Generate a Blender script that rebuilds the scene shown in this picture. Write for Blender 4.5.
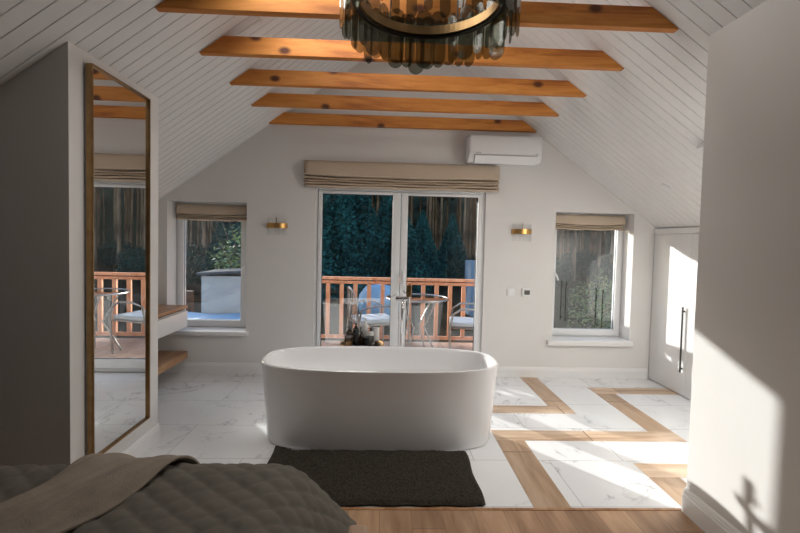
import bpy, bmesh, math, random
from mathutils import Vector, Matrix
random.seed(7)
PI = math.pi
scene = bpy.context.scene
for o in list(bpy.data.objects):
    bpy.data.objects.remove(o)
C = scene.collection

# ------------------------------------------------------------------ camera
F_PX, PITCH, YAW, ROLL, EYE, CYP = 438.075, 0.0386613, 0.0343634, 0.0236679, 1.42, 258.529
cy, sy, cp, sp = math.cos(YAW), math.sin(YAW), math.cos(PITCH), math.sin(PITCH)
fwd = Vector((sy*cp, cy*cp, -sp)); rt = Vector((cy, -sy, 0)); up = rt.cross(fwd)
rt2 = math.cos(ROLL)*rt + math.sin(ROLL)*up
up2 = -math.sin(ROLL)*rt + math.cos(ROLL)*up
cam_data = bpy.data.cameras.new('camera')
cam = bpy.data.objects.new('camera', cam_data); C.objects.link(cam)
cam.matrix_world = Matrix(((rt2.x, up2.x, -fwd.x, 0), (rt2.y, up2.y, -fwd.y, 0), (rt2.z, up2.z, -fwd.z, EYE), (0, 0, 0, 1)))
cam_data.sensor_width = 36; cam_data.lens = F_PX*36/800
cam_data.shift_y = -(266.5-CYP)/800
cam_data.clip_end = 500
scene.camera = cam

# ------------------------------------------------------------------ world, sun, exposure
world = bpy.data.worlds.new('world'); scene.world = world; world.use_nodes = True
wn = world.node_tree; wn.nodes.clear()
wo = wn.nodes.new('ShaderNodeOutputWorld'); wb = wn.nodes.new('ShaderNodeBackground')
sky = wn.nodes.new('ShaderNodeTexSky'); sky.sky_type = 'NISHITA'; sky.sun_disc = False
sky.sun_elevation = math.radians(16); sky.sun_rotation = math.radians(-39)
wn.links.new(sky.outputs[0], wb.inputs[0]); wn.links.new(wb.outputs[0], wo.inputs[0])
wb.inputs[1].default_value = 0.5
sun_d = bpy.data.lights.new('sun', 'SUN'); sun = bpy.data.objects.new('sun', sun_d); C.objects.link(sun)
sun.location = (-8, 12, 8)
sun_d.energy = 5.0; sun_d.angle = math.radians(0.8); sun_d.color = (1.0, 0.97, 0.94)
sun.rotation_euler = Vector((0.79, -1.0, -0.365)).to_track_quat('-Z', 'Y').to_euler()
# added fill lamp, no seen source, set over the bedroom side of the opening
rw = bpy.data.lights.new('added_fill_lamp', 'AREA'); rwo = bpy.data.objects.new('added_fill_lamp', rw); C.objects.link(rwo)
rw.shape = 'RECTANGLE'; rw.size = 1.1; rw.size_y = .75; rw.energy = 16; rw.color = (1.0, .97, .93)
rwo.location = (-.50+.585*.07, 2.18, 3.593-.7213*.6677-.811*.07)
rwo.rotation_euler = Vector((.585, 0, -.811)).to_track_quat('-Z', 'Y').to_euler()
# second added fill lamp, out of view over the wardrobe side of the bath
rx = bpy.data.lights.new('added_fill_lamp', 'AREA'); rxo = bpy.data.objects.new('added_fill_lamp', rx); C.objects.link(rxo)
rx.shape = 'RECTANGLE'; rx.size = .55; rx.size_y = .55; rx.energy = 15; rx.color = (1.0, .98, .95)
rxo.location = (2.46-.585*.07, 2.66, 3.593-.7213*2.2923-.811*.07)
rxo.rotation_euler = Vector((-.585, 0, -.811)).to_track_quat('-Z', 'Y').to_euler()
scene.view_settings.view_transform = 'Standard'; scene.view_settings.look = 'None'
scene.view_settings.exposure = 0.56; scene.view_settings.gamma = 1.0
scene.view_settings.use_curve_mapping = False

# ------------------------------------------------------------------ material helpers
def new_mat(name):
    m = bpy.data.materials.new(name); m.use_nodes = True
    nt = m.node_tree; nt.nodes.clear()
    out = nt.nodes.new('ShaderNodeOutputMaterial')
    return m, nt, out
def N(nt, typ, **kw):
    n = nt.nodes.new(typ)
    for k, v in kw.items(): setattr(n, k, v)
    return n
def pbsdf(nt, out, rough=.5, metal=0., spec=.5):
    b = nt.nodes.new('ShaderNodeBsdfPrincipled')
    b.inputs['Roughness'].default_value = rough; b.inputs['Metallic'].default_value = metal
    b.inputs['Specular IOR Level'].default_value = spec
    nt.links.new(b.outputs[0], out.inputs[0]); return b
def coords(nt, scale=(1, 1, 1), rot=(0, 0, 0)):
    t = N(nt, 'ShaderNodeTexCoord'); mp = N(nt, 'ShaderNodeMapping')
    mp.inputs['Scale'].default_value = scale; mp.inputs['Rotation'].default_value = rot
    nt.links.new(t.outputs['Object'], mp.inputs[0]); return mp.outputs[0]
def ramp(nt, fac, stops):
    r = N(nt, 'ShaderNodeValToRGB'); e = r.color_ramp.elements
    while len(e) < len(stops): e.new(.5)
    for i, (p_, c_) in enumerate(stops):
        e[i].position = p_; e[i].color = (c_[0], c_[1], c_[2], 1)
    nt.links.new(fac, r.inputs[0]); return r.outputs[0]
def simple(name, col, rough=.5, metal=0., var=.06, nscale=6, bump=0., bscale=60, spec=.5, stretch=(1, 1, 1)):
    m, nt, out = new_mat(name); b = pbsdf(nt, out, rough, metal, spec)
    co = coords(nt, stretch)
    n = N(nt, 'ShaderNodeTexNoise'); n.inputs['Scale'].default_value = nscale; n.inputs['Detail'].default_value = 4
    nt.links.new(co, n.inputs['Vector'])
    lo = [c*(1-var) for c in col]; hi = [min(1, c*(1+var)) for c in col]
    nt.links.new(ramp(nt, n.outputs[0], [(.3, lo), (.7, hi)]), b.inputs['Base Color'])
    if bump:
        n2 = N(nt, 'ShaderNodeTexNoise'); n2.inputs['Scale'].default_value = bscale; n2.inputs['Detail'].default_value = 3
        nt.links.new(co, n2.inputs['Vector'])
        bp = N(nt, 'ShaderNodeBump'); bp.inputs['Strength'].default_value = bump; bp.inputs['Distance'].default_value = .01
        nt.links.new(n2.outputs[0], bp.inputs['Height']); nt.links.new(bp.outputs[0], b.inputs['Normal'])
    return m
def wood(name, dark, mid, light, axis='x', scale=9, rough=.5, knots=False, plank=None):
    """grain stretched along an axis; plank=(axis_index_across, width, axis_along, length)"""
    m, nt, out = new_mat(name); b = pbsdf(nt, out, rough)
    st = {'x': (.12, 1, 1), 'y': (1, .12, 1), 'z': (1, 1, .12)}[axis]
    co = coords(nt, st)
    n = N(nt, 'ShaderNodeTexNoise'); n.inputs['Scale'].default_value = scale*2.2; n.inputs['Detail'].default_value = 8
    n.inputs['Roughness'].default_value = .65; n.inputs['Distortion'].default_value = .6
    nt.links.new(co, n.inputs['Vector'])
    w = N(nt, 'ShaderNodeTexNoise'); w.inputs['Scale'].default_value = scale*.5; w.inputs['Distortion'].default_value = 1.5
    nt.links.new(co, w.inputs['Vector'])
    mul = N(nt, 'ShaderNodeMath', operation='MULTIPLY'); mul.inputs[1].default_value = 14
    nt.links.new(w.outputs[0], mul.inputs[0])
    sn = N(nt, 'ShaderNodeMath', operation='SINE'); nt.links.new(mul.outputs[0], sn.inputs[0])
    ma = N(nt, 'ShaderNodeMath', operation='MULTIPLY_ADD'); ma.inputs[1].default_value = .09
    nt.links.new(sn.outputs[0], ma.inputs[0]); nt.links.new(n.outputs[0], ma.inputs[2])
    fac = ma.outputs[0]
    col = ramp(nt, fac, [(.3, dark), (.5, mid), (.7, light)])
    if plank:
        ai, wd, li, ln = plank
        tc = N(nt, 'ShaderNodeTexCoord'); sx = N(nt, 'ShaderNodeSeparateXYZ'); nt.links.new(tc.outputs['Object'], sx.inputs[0])
        def mth(op, a, bval=None):
            q = N(nt, 'ShaderNodeMath', operation=op); nt.links.new(a, q.inputs[0])
            if bval is not None:
                if isinstance(bval, float): q.inputs[1].default_value = bval
                else: nt.links.new(bval, q.inputs[1])
            return q.outputs[0]
        a = mth('DIVIDE', sx.outputs[ai], float(wd)); fl = mth('FLOOR', a); fr = mth('FRACT', a)
        off = mth('MULTIPLY', fl, .377)
        l = mth('ADD', mth('DIVIDE', sx.outputs[li], float(ln)), off); lf = mth('FLOOR', l); lfr = mth('FRACT', l)
        cmb = N(nt, 'ShaderNodeCombineXYZ'); nt.links.new(fl, cmb.inputs[0]); nt.links.new(lf, cmb.inputs[1])
        wn_ = N(nt, 'ShaderNodeTexWhiteNoise'); nt.links.new(cmb.outputs[0], wn_.inputs['Vector'])
        mr = N(nt, 'ShaderNodeMapRange'); mr.inputs[3].default_value = .78; mr.inputs[4].default_value = 1.12
        nt.links.new(wn_.outputs['Value'], mr.inputs[0])
        hs = N(nt, 'ShaderNodeHueSaturation'); nt.links.new(mr.outputs[0], hs.inputs['Value']); nt.links.new(col, hs.inputs['Color'])
        e1 = mth('LESS_THAN', fr, .014); e2 = mth('LESS_THAN', lfr, .003)
        mx = mth('MAXIMUM', e1, e2)
        mix = N(nt, 'ShaderNodeMix', data_type='RGBA'); nt.links.new(mx, mix.inputs['Factor'])
        nt.links.new(hs.outputs[0], mix.inputs['A']); mix.inputs['B'].default_value = (dark[0]*.7, dark[1]*.7, dark[2]*.7, 1)
        col = mix.outputs['Result']
    if knots:
        tk = N(nt, 'ShaderNodeTexCoord'); ks = N(nt, 'ShaderNodeSeparateXYZ'); nt.links.new(tk.outputs['Object'], ks.inputs[0])
        oi = N(nt, 'ShaderNodeObjectInfo'); rm = N(nt, 'ShaderNodeMath', operation='MULTIPLY_ADD'); rm.inputs[1].default_value = 37.0
        nt.links.new(oi.outputs['Random'], rm.inputs[0])
        hx_ = N(nt, 'ShaderNodeMath', operation='MULTIPLY'); hx_.inputs[1].default_value = .62
        nt.links.new(ks.outputs[0], hx_.inputs[0]); nt.links.new(hx_.outputs[0], rm.inputs[2])
        kc = N(nt, 'ShaderNodeCombineXYZ'); nt.links.new(rm.outputs[0], kc.inputs[0]); nt.links.new(ks.outputs[2], kc.inputs[1])
        v = N(nt, 'ShaderNodeTexVoronoi', voronoi_dimensions='2D'); v.inputs['Scale'].default_value = 3.2
        nt.links.new(kc.outputs[0], v.inputs['Vector'])
        kf = ramp(nt, v.outputs['Distance'], [(.045, (1, 1, 1)), (.10, (0, 0, 0))])
        mix = N(nt, 'ShaderNodeMix', data_type='RGBA'); nt.links.new(kf, mix.inputs['Factor'])
        nt.links.new(col, mix.inputs['A']); mix.inputs['B'].default_value = (dark[0]*.3, dark[1]*.25, dark[2]*.25, 1)
        col = mix.outputs['Result']
    nt.links.new(col, b.inputs['Base Color'])
    bp = N(nt, 'ShaderNodeBump'); bp.inputs['Strength'].default_value = .08; bp.inputs['Distance'].default_value = .01
    nt.links.new(n.outputs[0], bp.inputs['Height']); nt.links.new(bp.outputs[0], b.inputs['Normal'])
    return m

M = {}
M['wall'] = simple('wall_paint', (.74, .72, .70), .75, var=.015, nscale=2, bump=.05, bscale=200, spec=.3)
M['rearwall'] = simple('dark_unseen_walls', (.16, .13, .105), .8, var=.03)  # unseen bedroom walls, darkened to cut bounce light
M['ceil'] = simple('ceiling_paint', (.80, .79, .78), .38, var=.02, nscale=3)
M['white'] = simple('white_lacquer', (.80, .79, .78), .35, var=.01)
M['pvc'] = simple('white_window_frame', (.80, .80, .80), .35, var=.01)
M['acryl'] = simple('white_acrylic', (.86, .85, .85), .12, var=.005)
M['plastic'] = simple('white_plastic', (.80, .80, .80), .4, var=.01)
M['greyplastic'] = simple('grey_plastic', (.35, .35, .36), .4)
M['dark'] = simple('dark_screen', (.06, .055, .045), .3)
M['black'] = simple('black_metal', (.02, .02, .02), .35)
M['brass'] = simple('brushed_brass', (.33, .21, .10), .35, metal=1., var=.15, nscale=20)
M['gold'] = simple('polished_gold', (.62, .36, .12), .35, metal=1., var=.1)
M['bronze'] = simple('dark_bronze', (.05, .042, .035), .4, metal=.6)
M['chrome'] = simple('chrome', (.78, .78, .8), .08, metal=1., var=.02)
M['beam'] = wood('orange_pine_beam', (.34, .10, .016), (.56, .195, .032), (.68, .28, .06), 'x', 9, .65, knots=True)
M['oak'] = wood('oak_worktop', (.26, .12, .05), (.40, .21, .10), (.50, .29, .15), 'y', 8, .4)
M['floorwood'] = wood('oak_planks', (.26, .14, .075), (.40, .24, .14), (.52, .33, .20), 'y', 5, .42, plank=(0, .165, 1, 1.3))
M['stripy'] = wood('oak_strip_lengthwise', (.36, .22, .13), (.52, .35, .22), (.62, .44, .30), 'y', 6, .35, plank=(1, .97, 0, 9.))
M['stripx'] = wood('oak_strip_crosswise', (.38, .24, .15), (.56, .40, .27), (.66, .50, .36), 'x', 6, .35, plank=(0, .77, 1, 9.))
M['rail'] = wood('orange_stained_rail', (.60, .22, .10), (.76, .33, .17), (.84, .42, .25), 'z', 8, .5)
M['deck'] = wood('deck_boards', (.36, .20, .13), (.52, .32, .22), (.62, .42, .31), 'y', 5, .6, plank=(0, .12, 1, 3.))
M['blind'] = simple('beige_linen', (.60, .485, .37), .9, var=.08, nscale=60, bump=.3, bscale=400, stretch=(1, 1, 4))
M['quilt'] = simple('grey_quilt', (.125, .112, .090), .85, var=.08, nscale=9, bump=.2, bscale=300)
M['throw'] = simple('taupe_throw', (.26, .215, .17), .95, var=.12, nscale=14, bump=.5, bscale=250)
M['rug'] = simple('dark_pile', (.050, .044, .034), 1., var=.45, nscale=90, bump=1., bscale=160, spec=.1)
M['bedwood'] = simple('pale_bed_wood', (.46, .31, .22), .6)
M['mattress'] = simple('mattress_ticking', (.5, .47, .43), .9)
M['soil'] = simple('forest_floor', (.030, .026, .018), 1., var=.4, nscale=1.2, spec=0.)
M['bark'] = simple('pine_bark', (.20, .125, .085), .95, var=.85, nscale=2.2, bump=.8, bscale=20, stretch=(1, 1, .25), spec=.1)  # bark tone; its strong noise contrast also imitates sunlit patches on the trunks
M['needles'] = simple('pine_needles', (.014, .045, .038), .9, var=.5, nscale=.8, spec=.1)
M['spruce'] = simple('spruce_needles', (.018, .075, .075), .9, var=.5, nscale=.9, spec=.1)
M['leaves'] = simple('shrub_leaves', (.14, .19, .07), .7, var=.5, nscale=3)
M['tarp'] = simple('pale_blue_cover', (.24, .36, .50), .6, var=.12, nscale=1.5)
M['shed'] = simple('dull_blue_boards', (.13, .19, .27), .8)
M['fence'] = simple('dark_brown_boards', (.09, .045, .025), .8)
M['grey'] = simple('weathered_grey', (.07, .075, .085), .9, spec=.1)
M['render'] = simple('pale_render', (.38, .37, .37), .8, var=.08)
M['cushion'] = simple('pale_cushion', (.55, .57, .60), .9)
M['steel'] = simple('brushed_steel', (.35, .32, .30), .3, metal=1.)
M['brown_glass'] = simple('brown_bottle', (.045, .025, .012), .12)
M['black_glass'] = simple('black_bottle', (.015, .014, .013), .15)
M['amberwhite'] = simple('white_bottle', (.72, .70, .67), .35)
M['labelpaper'] = simple('dark_label', (.07, .065, .06), .6)
M['ceramic'] = simple('white_ceramic', (.85, .84, .82), .15)

def glass_mat(name, tint=(1, 1, 1), base=.045, rough=0.0, mixdiff=0., dcol=(1, 1, 1)):
    m, nt, out = new_mat(name)
    tr = N(nt, 'ShaderNodeBsdfTransparent'); tr.inputs[0].default_value = (*tint, 1)
    gl = N(nt, 'ShaderNodeBsdfGlossy'); gl.inputs['Roughness'].default_value = rough
    lw = N(nt, 'ShaderNodeLayerWeight'); lw.inputs[0].default_value = .5
    pw = N(nt, 'ShaderNodeMath', operation='POWER'); pw.inputs[1].default_value = 4
    nt.links.new(lw.outputs['Facing'], pw.inputs[0])
    ma = N(nt, 'ShaderNodeMath', operation='MULTIPLY_ADD'); ma.inputs[1].default_value = .6; ma.inputs[2].default_value = base
    nt.links.new(pw.outputs[0], ma.inputs[0])
    mx = N(nt, 'ShaderNodeMixShader'); nt.links.new(ma.outputs[0], mx.inputs[0])
    last = tr.outputs[0]
    if mixdiff:
        df = N(nt, 'ShaderNodeBsdfDiffuse'); df.inputs[0].default_value = (*dcol, 1)
        m2 = N(nt, 'ShaderNodeMixShader'); m2.inputs[0].default_value = mixdiff
        nt.links.new(tr.outputs[0], m2.inputs[1]); nt.links.new(df.outputs[0], m2.inputs[2]); last = m2.outputs[0]
    nt.links.new(last, mx.inputs[1]); nt.links.new(gl.outputs[0], mx.inputs[2])
    nt.links.new(mx.outputs[0], out.inputs[0]); return m
M['glass'] = glass_mat('window_pane', (.93, .95, .95), .11)
M['smoke'] = glass_mat('smoked_glass', (.60, .61, .56), .025, .08, .05, (.05, .05, .042))
M['clear'] = glass_mat('frosted_rod_glass', (.985, .99, .99), .01, .1, .02, (.8, .82, .84))
def mirror_mat():
    m, nt, out = new_mat('silvered_mirror'); g = N(nt, 'ShaderNodeBsdfGlossy')
    g.inputs[0].default_value = (.86, .87, .87, 1); g.inputs['Roughness'].default_value = 0.0
    nt.links.new(g.outputs[0], out.inputs[0]); return m
M['mirror'] = mirror_mat()

def marble():
    m, nt, out = new_mat('veined_white_tile'); b = pbsdf(nt, out, .22)
    tc = N(nt, 'ShaderNodeTexCoord'); s = N(nt, 'ShaderNodeSeparateXYZ'); nt.links.new(tc.outputs['Object'], s.inputs[0])
    def mth(op, a, bv=None, c=None):
        q = N(nt, 'ShaderNodeMath', operation=op)
        for i, v in enumerate((a, bv, c)):
            if v is None: continue
            if isinstance(v, (int, float)): q.inputs[i].default_value = v
            else: nt.links.new(v, q.inputs[i])
        return q.outputs[0]
    r = mth('DIVIDE', mth('SUBTRACT', s.outputs[1], 2.8), .505)
    rf = mth('FLOOR', r); rr = mth('FRACT', r)
    par = mth('MODULO', mth('ADD', rf, 20.0), 2.0)
    cx = mth('DIVIDE', mth('ADD', mth('ADD', s.outputs[0], 1.39), mth('MULTIPLY', par, .5)), 1.0)
    cf = mth('FLOOR', cx); cr = mth('FRACT', cx)
    j = mth('MAXIMUM', mth('LESS_THAN', rr, .009), mth('LESS_THAN', cr, .0045))
    cmb = N(nt, 'ShaderNodeCombineXYZ'); nt.links.new(rf, cmb.inputs[0]); nt.links.new(cf, cmb.inputs[1])
    wn_ = N(nt, 'ShaderNodeTexWhiteNoise'); nt.links.new(cmb.outputs[0], wn_.inputs['Vector'])
    vm = N(nt, 'ShaderNodeVectorMath', operation='MULTIPLY_ADD'); vm.inputs[1].default_value = (7, 7, 7)
    nt.links.new(wn_.outputs['Color'], vm.inputs[0]); nt.links.new(tc.outputs['Object'], vm.inputs[2])
    n = N(nt, 'ShaderNodeTexNoise'); n.inputs['Scale'].default_value = 1.5; n.inputs['Detail'].default_value = 4
    n.inputs['Roughness'].default_value = .6; n.inputs['Distortion'].default_value = 1.2
    nt.links.new(vm.outputs[0], n.inputs['Vector'])
    d = mth('ABSOLUTE', mth('SUBTRACT', n.outputs[0], .5))
    vein = ramp(nt, d, [(0, (.42, .42, .43)), (.007, (.68, .68, .685)), (.03, (.78, .78, .785))])
    n2 = N(nt, 'ShaderNodeTexNoise'); n2.inputs['Scale'].default_value = 2.2; nt.links.new(vm.outputs[0], n2.inputs['Vector'])
    amt = ramp(nt, n2.outputs[0], [(.42, (0, 0, 0)), (.62, (1, 1, 1))])
    mx = N(nt, 'ShaderNodeMix', data_type='RGBA'); nt.links.new(amt, mx.inputs['Factor'])
    mx.inputs['A'].default_value = (.80, .80, .80, 1); nt.links.new(vein, mx.inputs['B'])
    m2 = N(nt, 'ShaderNodeMix', data_type='RGBA'); nt.links.new(j, m2.inputs['Factor'])
    nt.links.new(mx.outputs['Result'], m2.inputs['A']); m2.inputs['B'].default_value = (.46, .46, .46, 1)
    nt.links.new(m2.outputs['Result'], b.inputs['Base Color']); return m
M['marble'] = marble()

# ------------------------------------------------------------------ mesh helpers
class MB:
    def __init__(s): s.bm = bmesh.new(); s.mi = 0
    def face(s, vs):
        try:
            f = s.bm.faces.new(vs); f.material_index = s.mi; return f
        except ValueError: return None
    def box(s, x0, x1, y0, y1, z0, z1, bevel=0, seg=2):
        b2 = bmesh.new()
        bmesh.ops.create_cube(b2, size=1)
        for v in b2.verts:
            v.co = Vector(((x0+x1)/2+v.co.x*(x1-x0), (y0+y1)/2+v.co.y*(y1-y0), (z0+z1)/2+v.co.z*(z1-z0)))
        if bevel: bmesh.ops.bevel(b2, geom=b2.edges[:], offset=bevel, segments=seg, affect='EDGES', profile=.6)
        s.merge(b2); return s
    def merge(s, b2, mat=None):
        mp = {v: s.bm.verts.new(mat @ v.co if mat else v.co) for v in b2.verts}
        for f in b2.faces: s.face([mp[v] for v in f.verts])
        b2.free()
    def prism(s, pts, axis, a, b):
        """pts: 2D polygon in the other two axes (order x,y,z without axis)"""
        def mk(p, t):
            l = [p[0], p[1]]; l.insert(axis, t); return s.bm.verts.new(l)
        A = [mk(p, a) for p in pts]; B = [mk(p, b) for p in pts]
        s.face(A[::-1]); s.face(B); n = len(pts)
        for i in range(n): s.face([A[i], A[(i+1) % n], B[(i+1) % n], B[i]])
        return s
    def tube(s, pts, r, seg=8, closed=False, cap=True):
        pts = [Vector(p) for p in pts]; n = len(pts); rings = []
        rs = r if isinstance(r, (list, tuple)) else [r]*n
        prev = None
        for i, p in enumerate(pts):
            if closed: t = (pts[(i+1) % n]-pts[i-1])
            else: t = pts[min(i+1, n-1)]-pts[max(i-1, 0)]
            t.normalize()
            if prev is None:
                a = Vector((0, 0, 1)) if abs(t.z) < .9 else Vector((1, 0, 0))
                u = t.cross(a).normalized()
            else:
                u = (prev-t*prev.dot(t)).normalized()
            prev = u; w = t.cross(u)
            rings.append([s.bm.verts.new(p+rs[i]*(math.cos(2*PI*k/seg)*u+math.sin(2*PI*k/seg)*w)) for k in range(seg)])
        m = n if closed else n-1
        for i in range(m):
            A, B = rings[i], rings[(i+1) % n]
            for k in range(seg): s.face([A[k], A[(k+1) % seg], B[(k+1) % seg], B[k]])
        if cap and not closed: s.face(rings[0][::-1]); s.face(rings[-1])
        return s
    def lathe(s, prof, c=(0, 0, 0), seg=24, sx=1, sy_=1):
        rings = []
        for r, z in prof:
            rings.append([s.bm.verts.new((c[0]+sx*r*math.cos(2*PI*k/seg), c[1]+sy_*r*math.sin(2*PI*k/seg), c[2]+z)) for k in range(seg)])
        for A, B in zip(rings, rings[1:]):
            for k in range(seg): s.face([A[k], A[(k+1) % seg], B[(k+1) % seg], B[k]])
        s.face(rings[0][::-1]); s.face(rings[-1]); return s
    def grid(s, fn, nu, nv, closeu=False):
        g = [[s.bm.verts.new(fn(i/(nu if closeu else nu-1), j/(nv-1))) for j in range(nv)] for i in range(nu)]
        for i in range(nu if closeu else nu-1):
            for j in range(nv-1):
                a = g[i]; b = g[(i+1) % nu]
                s.face([a[j], b[j], b[j+1], a[j+1]])
        return g
    def build(s, name, mats, parent=None, smooth=False, recalc=True):
        if recalc: bmesh.ops.recalc_face_normals(s.bm, faces=s.bm.faces[:])
        me = bpy.data.meshes.new(name); s.bm.to_mesh(me); s.bm.free()
        for m in (mats if isinstance(mats, list) else [mats]): me.materials.append(m)
        if smooth:
            for p in me.polygons: p.use_smooth = True
            try: me.set_sharp_from_angle(angle=math.radians(38))
            except Exception: pass
        o = bpy.data.objects.new(name, me); C.objects.link(o)
        if parent:
            o.parent = parent; o.matrix_parent_inverse = parent_inv(parent)
        return o
def parent_inv(p):
    # a part of a thing is written in world coordinates; a sub-part shares its part's frame
    return Matrix.Translation(-p.location) if p.parent is None else Matrix.Identity(4)
def thing(name, label, cat, loc, group=None):
    o = bpy.data.objects.new(name, None); C.objects.link(o); o.location = loc
    o.empty_display_size = .1
    o['label'] = label; o['category'] = cat
    if group: o['group'] = group
    return o
def tag(o, label, cat, group=None, kind=None):
    o['label'] = label; o['category'] = cat
    if group: o['group'] = group
    if kind: o['kind'] = kind
    return o
def struct(o): o['kind'] = 'structure'; return o
def dup(root, loc=None, label=None, group=None, rotz=None, scale=None):
    r = root.copy(); C.objects.link(r)
    if loc is not None: r.location = loc
    if rotz is not None: r.rotation_euler[2] = rotz
    if scale is not None: r.scale = scale
    if label: r['label'] = label
    if group: r['group'] = group
    for ch in [c for c in bpy.data.objects if c.parent == root]:
        c2 = ch.copy(); C.objects.link(c2); c2.parent = r; c2.matrix_parent_inverse = ch.matrix_parent_inverse.copy()
        for g in [c for c in bpy.data.objects if c.parent == ch]:
            g2 = g.copy(); C.objects.link(g2); g2.parent = c2; g2.matrix_parent_inverse = g.matrix_parent_inverse.copy()
    return r

# ------------------------------------------------------------------ dimensions of the room
D = 4.60          # inner face of the gable wall
TH = .32          # its thickness
DF = 2.263        # threshold between bedroom and bath
XL, XR = -1.554, 1.655
BL, BR = -2.62, 3.45
RIDGE_X, RIDGE_Z, SLOPE = .1677, 3.593, .7213
YB = -2.6
def roof(x): return RIDGE_Z-SLOPE*abs(x-RIDGE_X)

# floor: marble tiles with oak inlays, bedroom planks, threshold
m = MB()
m.mi = 0; m.box(BL-.2, BR+.2, DF+.02, D+TH-.02, -.2, 0)
m.mi = 1
for (x0, x1, y0, y1) in [(1.47, 1.65, 3.77, D), (2.06, 2.25, 3.26, 4.10), (.835, 1.04, DF+.02, 3.09), (1.66, 1.855, DF+.02, 2.60), (.22, .43, DF+.02, 3.5)]:
    m.box(x0, x1, y0, y1, -.01, .0015)
m.mi = 2
for (x0, x1, y0, y1) in [(.22, 1.65, 3.60, 3.77), (2.06, 3.0, 4.10, 4.28), (.835, 2.25, 3.09, 3.26), (1.66, 3.2, 2.60, 2.77)]:
    m.box(x0, x1, y0, y1, -.01, .0015)
m.mi = 3; m.box(-3.3, 1.9, YB-.2, DF, -.2, 0)
m.mi = 4; m.box(-3.3, 1.9, DF, DF+.02, -.2, .003)
struct(m.build('floor', [M['marble'], M['stripy'], M['stripx'], M['floorwood'], M['oak']]))

# ceiling: two grooved board slopes
def slope_side(sgn, name):
    m = MB(); xe = 3.6 if sgn > 0 else 3.3
    def P(x, y, dz): return m.bm.verts.new((x, y, roof(x)+dz))
    x0 = RIDGE_X; x1 = sgn*xe
    ys = []; pitch = .0885; g = .0065; y = YB
    prof = []
    k0 = math.floor((YB-2.17)/pitch)
    y = 2.17+k0*pitch
    while y < D+.01:
        prof += [(y, 0), (y+pitch-g, 0), (y+pitch-g+.0008, .008), (y+pitch-.0008, .008)]
        y += pitch
    prof = [(max(YB-.1, min(D+.005, a)), b) for a, b in prof]
    A = [P(x0, a, b) for a, b in prof]; B = [P(x1, a, b) for a, b in prof]
    for i in range(len(prof)-1): m.face([A[i], A[i+1], B[i+1], B[i]])
    # outer shell of the roof
    t = .3
    vs = [(x0, 0.009), (x1, 0.009), (x1, t), (x0, t)]
    a4 = [m.bm.verts.new((x, YB-.3, roof(x)+d)) for x, d in vs]; b4 = [m.bm.verts.new((x, D+TH+.05, roof(x)+d)) for x, d in vs]
    for i in range(4): m.face([a4[i], a4[(i+1) % 4], b4[(i+1) % 4], b4[i]])
    m.face(a4); m.face(b4)
    return struct(m.build(name, M['ceil']))
slope_side(-1, 'ceiling'); slope_side(1, 'ceiling')

# gable wall with openings
def wall_y(name, y0, y1, xa, xb, holes, mt):
    m = MB()
    xs = sorted(set([xa, xb, RIDGE_X]+[h[0] for h in holes]+[h[1] for h in holes]))
    xs = [x for x in xs if xa <= x <= xb]
    zs = sorted(set([-.2]+[h[2] for h in holes]+[h[3] for h in holes]))
    for i in range(len(xs)-1):
        x0, x1 = xs[i], xs[i+1]; xm = (x0+x1)/2
        cells = []
        cuts = sorted([(h[2], h[3]) for h in holes if h[0] <= xm <= h[1]])
        z = -.2
        for a, b in cuts:
            if a > z: cells.append((z, a))
            z = b
        for a, b in cells: m.box(x0, x1, y0, y1, a, b)
        m.prism([(x0, z), (x1, z), (x1, roof(x1)+.02), (x0, roof(x0)+.02)], 1, y0, y1)
    bmesh.ops.remove_doubles(m.bm, verts=m.bm.verts[:], dist=1e-5)
    return struct(m.build(name, mt))
HL = (-2.25, -1.44, .437, 1.785); HD = (-.735, 1.05, 0.0, 1.955); HR = (1.80, 2.65, .40, 1.775)
wall_y('wall_back', D, D+.10, BL-.3, BR+.3, [HL, HD, HR], M['wall'])
wall_y('wall_outer', D+.10, D+TH, BL-.3, BR+.3, [HL, (HD[0]-.28, HD[1]+.0, HD[2], HD[3]), HR], M['wall'])
m = MB(); m.box(BL-.2, BL, DF, D, -.2, roof(BL)+.02); struct(m.build('wall_left', M['wall']))
m = MB(); m.box(BR, BR+.2, DF-.3, D, -.2, roof(BR)+.02); struct(m.build('wall_right', M['wall']))
# the solid stub carrying the mirror, and the bedroom's right wall
def stub(name, x0, x1, y0, y1):
    m = MB(); m.prism([(x0, -.2), (x1, -.2), (x1, roof(x1)+.02), (x0, roof(x0)+.02)], 1, y0, y1)
    return struct(m.build(name, M['wall']))
stub('wall_left', -3.3, XL, 2.21, 3.056)
stub('wall_right', XR, BR+.2, YB-.2, DF)
m = MB(); m.box(-3.3, -3.1, YB-.2, DF, -.2, roof(-3.1)+.02); struct(m.build('wall_left', M['rearwall']))
wall_y('wall_rear', YB-.2, YB, -3.3, 2.0, [], M['rearwall'])

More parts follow.
